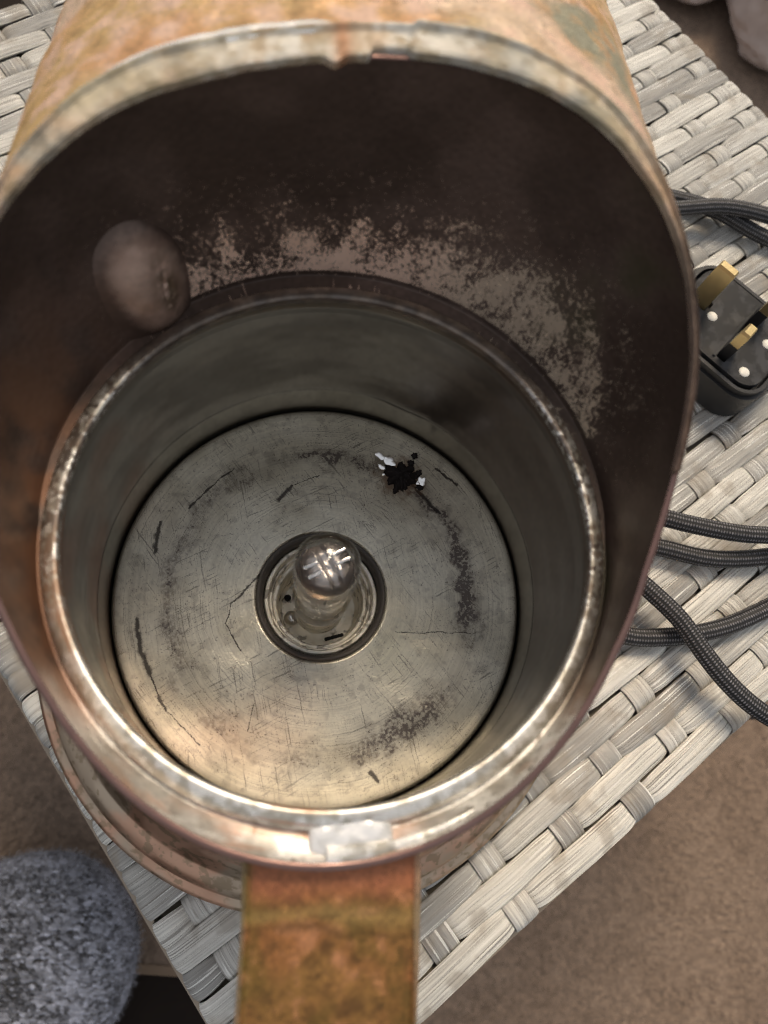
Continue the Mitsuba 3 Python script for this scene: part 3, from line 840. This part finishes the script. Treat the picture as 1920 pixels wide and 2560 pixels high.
# ------------------------------------------------------------------ bulb standing in the holder
BX, BY = AX
K = 'capsule_bulb'
tag(K, 'clear capsule bulb with dark ribbed crown, upright in the middle of the jug', 'bulb')
gl = dense([(0.0001, .0430), (0.0060, .0430), (0.0076, .0436), (0.0083, .0452), (0.0084, .047), (0.0084, .0850), (0.0082, .0876), (0.0075, .0900), (0.0062, .0920), (0.0044, .0934), (0.0023, .0941), (0.0001, .0943)], .0006)
gi = dense([(0.0001, .0470), (0.0050, .0470), (0.0066, .0478), (0.0071, .0495), (0.0071, .0847), (0.0066, .0874), (0.0056, .0893), (0.0041, .0908), (0.0022, .0916), (0.0001, .0918)], .0006)
m_out, m_in = lathe(gl, 96), lathe(gi, 96)
gv, gf = join((m_out[0], m_out[1][:, ::-1]), m_in)
tmm = trimesh.Trimesh(*m_out, process=False)
if tmm.volume < 0:
    m_out = (m_out[0], m_out[1][:, ::-1])
m_in = (m_in[0], m_in[1])
if trimesh.Trimesh(*m_in, process=False).volume > 0:
    m_in = (m_in[0], m_in[1][:, ::-1])
add(K + '__envelope', join(m_out, m_in), 'clear_glass', 40, label='clear glass envelope of the bulb')
t0 = math.radians(-62)
e1 = np.array([math.cos(t0), math.sin(t0), 0]); e2 = np.array([-math.sin(t0), math.cos(t0), 0]); e3 = np.array([0, 0, 1.])
crown = lathe(dense([(0.0001, .0770), (0.0058, .0770), (0.0065, .0778), (0.0066, .0790), (0.0066, .0838), (0.0061, .0862), (0.0050, .0880), (0.0030, .0892), (0.0001, .0897)], .0005), 120)
cv = crown[0].copy()
lx = (cv[:, :2] - AX) @ e1[:2]; ly = (cv[:, :2] - AX) @ e2[:2]
topm = cv[:, 2] > .080
cv[:, 2] -= topm * (.0012 * np.exp(-(ly / .0012) ** 4) + .0007 * np.exp(-(lx / .0022) ** 4))
add(K + '__core', (cv, crown[1]), 'dark_metal', 35, label='dark grooved crown inside the glass')
for sgn in (-1, 1):
    for off in (-.0014, .0009):
        rb_ = mani(rounded_box((0.0010, 0.0034, 0.0040), 0.0003))
        add(K + '__rib', frame(rb_, (BX, BY, .0868) + e2 * sgn * .0034 + e1 * off, e1, e2, e3), 'steel', 30)
for sgn in (-1, 1):
    wp = [np.array([BX, BY, 0]) + e1 * sgn * .0022 * (1 + .25 * math.sin(q_ * 3)) + np.array([0, 0, .0472 + (.0772 - .0472) * q_]) for q_ in np.linspace(0, 1, 14)]
    add(K + '__wire', tube(wp, .00035, 8)[0], 'steel', True)
add(K + '__stem', lathe(dense([(0.0074, .0300), (0.0076, .0400), (0.0080, .0412), (0.0080, .0426), (0.0001, .0426)], .001), 64), 'socket_mat', 35)
add(K + '__base', lathe([(0.0078, .0264), (0.0078, .0290), (0.0075, .0299), (0.0001, .0299)], 64), 'socket_mat', 35)

# ------------------------------------------------------------------ residue on the plate
tag('burnt_residue', 'small black burnt crumb with white flecks on the far right of the tin plate', 'residue')


def blob(cx, cy, r, h, seed, n=48, jag=.5):
    a = np.linspace(0, 2 * PI, n, endpoint=False)
    q = np.linspace(0, 1, 9)
    A, Q = np.meshgrid(a, q, indexing='ij')
    rr_ = r * (1 - jag * .5 + jag * meshkit.fbm(np.stack([np.cos(A) * 3.1, np.sin(A) * 3.1, 0 * A + seed], -1), 3, seed)) * Q
    x, y = cx + rr_ * np.cos(A), cy + rr_ * np.sin(A)
    rad = np.hypot(x, y)
    z = 0.0502 + .0022 * np.clip((rad - .0186) / .040, 0, 2) ** 1.4 + h * (1 - Q ** 3) * (.7 + .6 * meshkit.noise(np.stack([x * 1200, y * 1200, 0 * x], -1), seed)) - .0001
    return grid(np.stack([AX[0] + x, AX[1] + y, z + .0002], -1), True)


add('burnt_residue__crumb', blob(.0231, .0373, .0044, .0026, 5, 80, 1.2), 'soot', 40, label='black burnt crumb')
for dx, dy, r in ((.0036, .0046, .0011), (.0047, .0070, .0010), (.0060, .0015, .0010), (.0044, .0005, .0013), (-.0012, -.0042, .0009), (.0062, -.0030, .0012)):
    add('burnt_residue__speck', blob(.0231 + dx, .0373 + dy, r, .0006, int(dx * 9e4) % 97, 24, 1.0), 'soot', 30)
half = np.array([0.0, -0.17, 0.985])
def flake(cx, cy, w, h, rot, seed, tilt=(-.085, -.215)):
    r_ = np.random.default_rng(seed)
    a = np.linspace(0, 2 * PI, 15, endpoint=False)
    k = 1 + r_.uniform(-.28, .22, 15)
    c_, s_ = math.cos(rot), math.sin(rot)
    ico = trimesh.creation.icosphere(3, 1.0)
    v_ = np.array(ico.vertices)
    ph = np.arctan2(v_[:, 1], v_[:, 0])
    kk = np.interp(ph % (2 * PI), np.r_[a, 2 * PI], np.r_[k, k[0]])
    lx_, ly_ = w * kk * v_[:, 0], h * kk * v_[:, 1]
    v_ = np.stack([lx_ * c_ - ly_ * s_, lx_ * s_ + ly_ * c_, .00032 * np.sign(v_[:, 2]) * np.abs(v_[:, 2]) ** .5 + 60 * lx_ ** 2], -1)
    n_ = np.array([tilt[0], tilt[1], 1.0]); n_ /= np.linalg.norm(n_)
    ex = np.cross([0, 1, 0], n_); ex /= np.linalg.norm(ex)
    ey = np.cross(n_, ex)
    return v_ @ np.stack([ex, ey, n_]) + [AX[0] + cx, AX[1] + cy, .0533], np.array(ico.faces)


for i, (x, y, w, h, rot) in enumerate(((.0170, .0430, .0021, .0010, -.55), (.0196, .0416, .0020, .0013, -.6), (.0172, .0396, .0013, .0007, -.5), (.0296, .0356, .0015, .0014, .8), (.0284, .0348, .0007, .0005, .2), (.0178, .0372, .0005, .0004, 0))):
    add('burnt_residue__fleck', flake(x, y, w, h, rot, 40 + i), 'bright_tin', True)

# ------------------------------------------------------------------ power cable and plug
C = 'power_cable'
tag(C, 'dark grey braided power cable with three pin plug, looped on the wicker table', 'cable')
pts = np.array([
    (205, 138, 9), (228, 128, 6), (262, 150, 4.5), (262, 195, 4.5), (240, 215, 4.5), (210.8, 221, 4.6), (191, 232.5, 4.6), (178.3, 237.4, 4.6), (166, 239.5, 4.8), (155, 238.5, 6), (150, 233.5, 8), (154, 228.5, 10),
    (167.4, 228.6, 11), (182.6, 231.2, 11), (196, 230.5, 11.2), (211.9, 227.0, 11), (250, 212, 8), (292, 165, 5), (285, 105, 5), (245, 72, 8), (210, 73, 12),
    (184.5, 75, 13), (168.7, 75.2, 13), (153.9, 77.5, 12), (142.3, 80.2, 11), (132, 82, 9), (125.5, 78.5, 7), (129, 73.5, 5.5),
    (138.7, 71, 4.6), (149.6, 68.6, 4.6), (161.4, 67.2, 4.6), (183.5, 69.0, 4.6), (215, 79, 4.6), (248, 96, 4.6), (262, 86, 4.6), (240, 68, 4.6), (206, 59, 4.6),
    (179.9, 48.8, 4.6), (163.3, 41.9, 4.6), (148.2, 38.0, 4.6), (133.8, 36.5, 4.6), (121, 36.8, 4.8), (112.5, 41, 5.5), (110.5, 49, 7), (115, 56, 9), (122.5, 57.0, 11),
    (129.4, 51.6, 12), (137.5, 42.6, 13), (144.5, 31.8, 13), (154.1, 19.4, 12), (164.2, 11.0, 10.5), (174.0, 6.0, 9), (187, 2.5, 7), (215, 1.0, 4), (255, 5, -1), (300, 12, -14), (330, 16, -80), (336, 18, -230), (350, 22, -390), (400, 30, -415)], float) / 1000
d = np.r_[0, np.cumsum(np.linalg.norm(np.diff(pts, axis=0), axis=1) ** .7)]
cs = CubicSpline(d, pts)
fine = cs(np.linspace(0, d[-1], 6000))
arc = np.r_[0, np.cumsum(np.linalg.norm(np.diff(fine, axis=0), axis=1))]
u = np.linspace(0, arc[-1], int(arc[-1] / .0011))
path = np.stack([np.interp(u, arc, fine[:, i]) for i in range(3)], -1)
m, uv = tube(path, 0.0034, 18)
add(C + '__cord', m, 'braid', True, uv=uv)

# plug: pins up, on its back
PU = np.array([0.69, 0.724, 0.0]); PU /= np.linalg.norm(PU)
PV = np.array([-PU[1], PU[0], 0.0])
PZ = np.array([0, 0, 1.0])
LN = np.array([0.1770, 0.1583, 0.0])
import manifold3d as m3


def rrect(w, h, r, cy, n=24):
    cs_ = m3.CrossSection.square([w - 2 * r, h - 2 * r], True).offset(r, m3.JoinType.Round, circular_segments=n)
    return cs_.translate([0, cy])


shell = rrect(.0475, .0560, .012, .0055).extrude(.0150) + rrect(.0450, .0530, .011, .0055).extrude(.0180)
shell = shell - rrect(.0418, .0495, .009, .0055).extrude(.02).translate([0, 0, .0125])
add(C + '__plug', frame(mani(shell), (LN[0], LN[1], .0012), PU, PV, PZ), 'plug_shell', 30, label='black three pin plug lying with its pins upward')
P_ = C + '__plug'
face = rrect(.0390, .0465, .008, .0055).extrude(.0078).translate([0, 0, .0110])
groove = m3.Manifold.cube([.0330, .0042, .01], True).translate([0, 0, .0205])
face = face - groove - rrect(.0062, .0105, .001, .0222).extrude(.01).translate([0, 0, .0165])
add(P_ + '__face', frame(mani(face), (LN[0], LN[1], .0012), PU, PV, PZ), 'plug_plastic', 30)
ridge = m3.Manifold.cube([.0350, .0010, .0012], True).translate([0, .0030, .0190])
add(P_ + '__ridge', frame(mani(ridge), (LN[0], LN[1], .0012), PU, PV, PZ), 'plug_plastic', 30)


def pin(w, d_, h):
    return m3.Manifold.batch_hull([m3.Manifold.cube([w, d_, h - .0012], True).translate([0, 0, (h - .0012) / 2]), m3.Manifold.cube([w - .0012, d_ - .0012, h], True).translate([0, 0, h / 2])])


for x, y, w, d_, h in ((-.0111, 0, .0063, .0040, .0185), (.0111, 0, .0063, .0040, .0185), (0, .0222, .0040, .0080, .0240)):
    add(P_ + '__pin', frame(mani(pin(w, d_, h)), LN + PU * x + PV * y + PZ * .0172, PU, PV, PZ), 'brass', False)
for x in (-.0111, .0111):
    slv = m3.Manifold.cube([.0067, .0044, .0100], True)
    add(P_ + '__sleeve', frame(mani(slv), LN + PU * x + PZ * .0222, PU, PV, PZ), 'plug_shell', False)
for wx, wy in ((.1652, .1662), (.1751, .1412), (.1876, .1548)):
    s = m3.Manifold.sphere(.0023, 24).scale([1, 1, .45])
    add(P_ + '__screw', frame(mani(s), (wx, wy, .0198), PU, PV, PZ), 'screw_white', 30)

# ------------------------------------------------------------------ grey knitted cushion at the lower left
tag('knitted_cushion', 'rounded blue grey knitted cushion with pale flecks on the floor at the table corner', 'cushion')
b = trimesh.creation.icosphere(5, 1.0)
KS, KR = np.array([.158, .086, .056]), math.radians(38)
R_ = np.array([[math.cos(KR), math.sin(KR), 0], [-math.sin(KR), math.cos(KR), 0], [0, 0, 1]])
KC = np.array([-.248, -.205, FZ + .056])


def kpos(v):
    return (np.sign(v) * np.abs(v) ** .86 * KS * (1 + .05 * (meshkit.fbm(v * 2.2, 2, 31) - .5))[:, None]) @ R_ + KC


v = np.array(b.vertices)
add('knitted_cushion__cover', (kpos(v * .985), np.array(b.faces)), 'knit', True, color=np.full((len(v), 3), .035))
NK = 30000
i_ = np.arange(NK) + .5
zf_ = 1 - 2 * i_ / NK
pf = np.pi * (1 + 5 ** .5) * i_
v = np.stack([np.sqrt(1 - zf_ ** 2) * np.cos(pf), np.sqrt(1 - zf_ ** 2) * np.sin(pf), zf_], -1)
v += rng.normal(0, .006, v.shape); v /= np.linalg.norm(v, axis=1, keepdims=True)
v = v[v[:, 2] > -.25]
pk = kpos(v)
v, pk = v[(pk[:, 0] > -.33) & (pk[:, 1] > -.30)], pk[(pk[:, 0] > -.33) & (pk[:, 1] > -.30)]
nk = (v / KS ** 1.0) @ R_; nk /= np.linalg.norm(nk, axis=1, keepdims=True)
tx = np.cross(nk, np.array([.3, .9, .2]) + rng.normal(0, .18, nk.shape)); tx /= np.linalg.norm(tx, axis=1, keepdims=True)
ty = np.cross(nk, tx)
nub = trimesh.creation.icosphere(1, 1.0)
nv_, nf_ = np.array(nub.vertices), np.array(nub.faces)
sc = rng.uniform(.75, 1.25, (len(v), 1, 1))
V = pk[:, None] + sc * (nv_[None, :, :1] * .0023 * tx[:, None] + nv_[None, :, 1:2] * .0013 * ty[:, None] + nv_[None, :, 2:] * .0012 * nk[:, None])
fz = meshkit.fbm(v * 4.0, 3, 9)
pale = np.clip(rng.normal(.34, .30, len(v)) + (fz - .5) * 1.3, 0, 1)[:, None]
kc = (1 - pale) * np.array([.048, .050, .060]) + pale * np.array([.44, .465, .56])
F_ = (nf_[None] + (np.arange(len(v)) * len(nv_))[:, None, None]).reshape(-1, 3)
add('knitted_cushion__stitches', (V.reshape(-1, 3), F_), 'knit', True, color=np.repeat(kc, len(nv_), 0), kind='stuff', label='pale and dark flecked stitches of the cushion')

NH = 9000
hi = rng.integers(0, len(v), NH)
hp0 = pk[hi] + rng.normal(0, .001, (NH, 3))
hd = nk[:0] if False else rng.normal(0, 1, (NH, 3))
hn = (v[hi] / KS) @ R_; hn /= np.linalg.norm(hn, axis=1, keepdims=True)
hd = hd - hn * (hd * hn).sum(1, keepdims=True); hd /= np.linalg.norm(hd, axis=1, keepdims=True)
hw = np.cross(hd, hn) * .00012
Lh = rng.uniform(.003, .008, (NH, 1))
H3 = np.stack([hp0 - hw, hp0 + hw, hp0 + hd * Lh * .55 + hn * Lh * .55 + hw * .8, hp0 + hd * Lh * .55 + hn * Lh * .55 - hw * .8, hp0 + hd * Lh + hn * Lh * .5], 1)
hf = np.array([[0, 1, 2], [0, 2, 3], [3, 2, 4]])
add('knitted_cushion__fuzz', (H3.reshape(-1, 3), (hf[None] + (np.arange(NH) * 5)[:, None, None]).reshape(-1, 3)), 'knit', False,
    color=np.repeat(np.clip(rng.normal(.30, .14, (NH, 1)), .05, .7) * np.array([[.93, .96, 1.08]]), 5, 0), kind='stuff')

# ------------------------------------------------------------------ pale plush cushions beyond the table
def puff(key, c, size, rot, seed, label, e=.62):
    b = trimesh.creation.icosphere(5, 1.0)
    v = np.array(b.vertices)
    q = np.sign(v) * np.abs(v) ** e * np.array(size)
    q = q + v * ((meshkit.fbm(v * 3, 4, seed) - .5) * .022)[:, None]
    R_ = np.array([[math.cos(rot), math.sin(rot), 0], [-math.sin(rot), math.cos(rot), 0], [0, 0, 1]])
    add(key, (q @ R_ + np.array(c), np.array(b.faces)), 'plush', True, label=label, category='cushion', group=None)


puff('plush_cushion', (.66, .93, FZ + .06), (.11, .085, .06), .1, 3, 'pale pinkish plush cushion with a rounded corner, beyond the table at the top right edge')
puff('plush_cushion', (.53, 1.12, FZ + .05), (.16, .13, .05), .75, 8, 'greyer plush cushion close behind the table edge, left of the pale one')
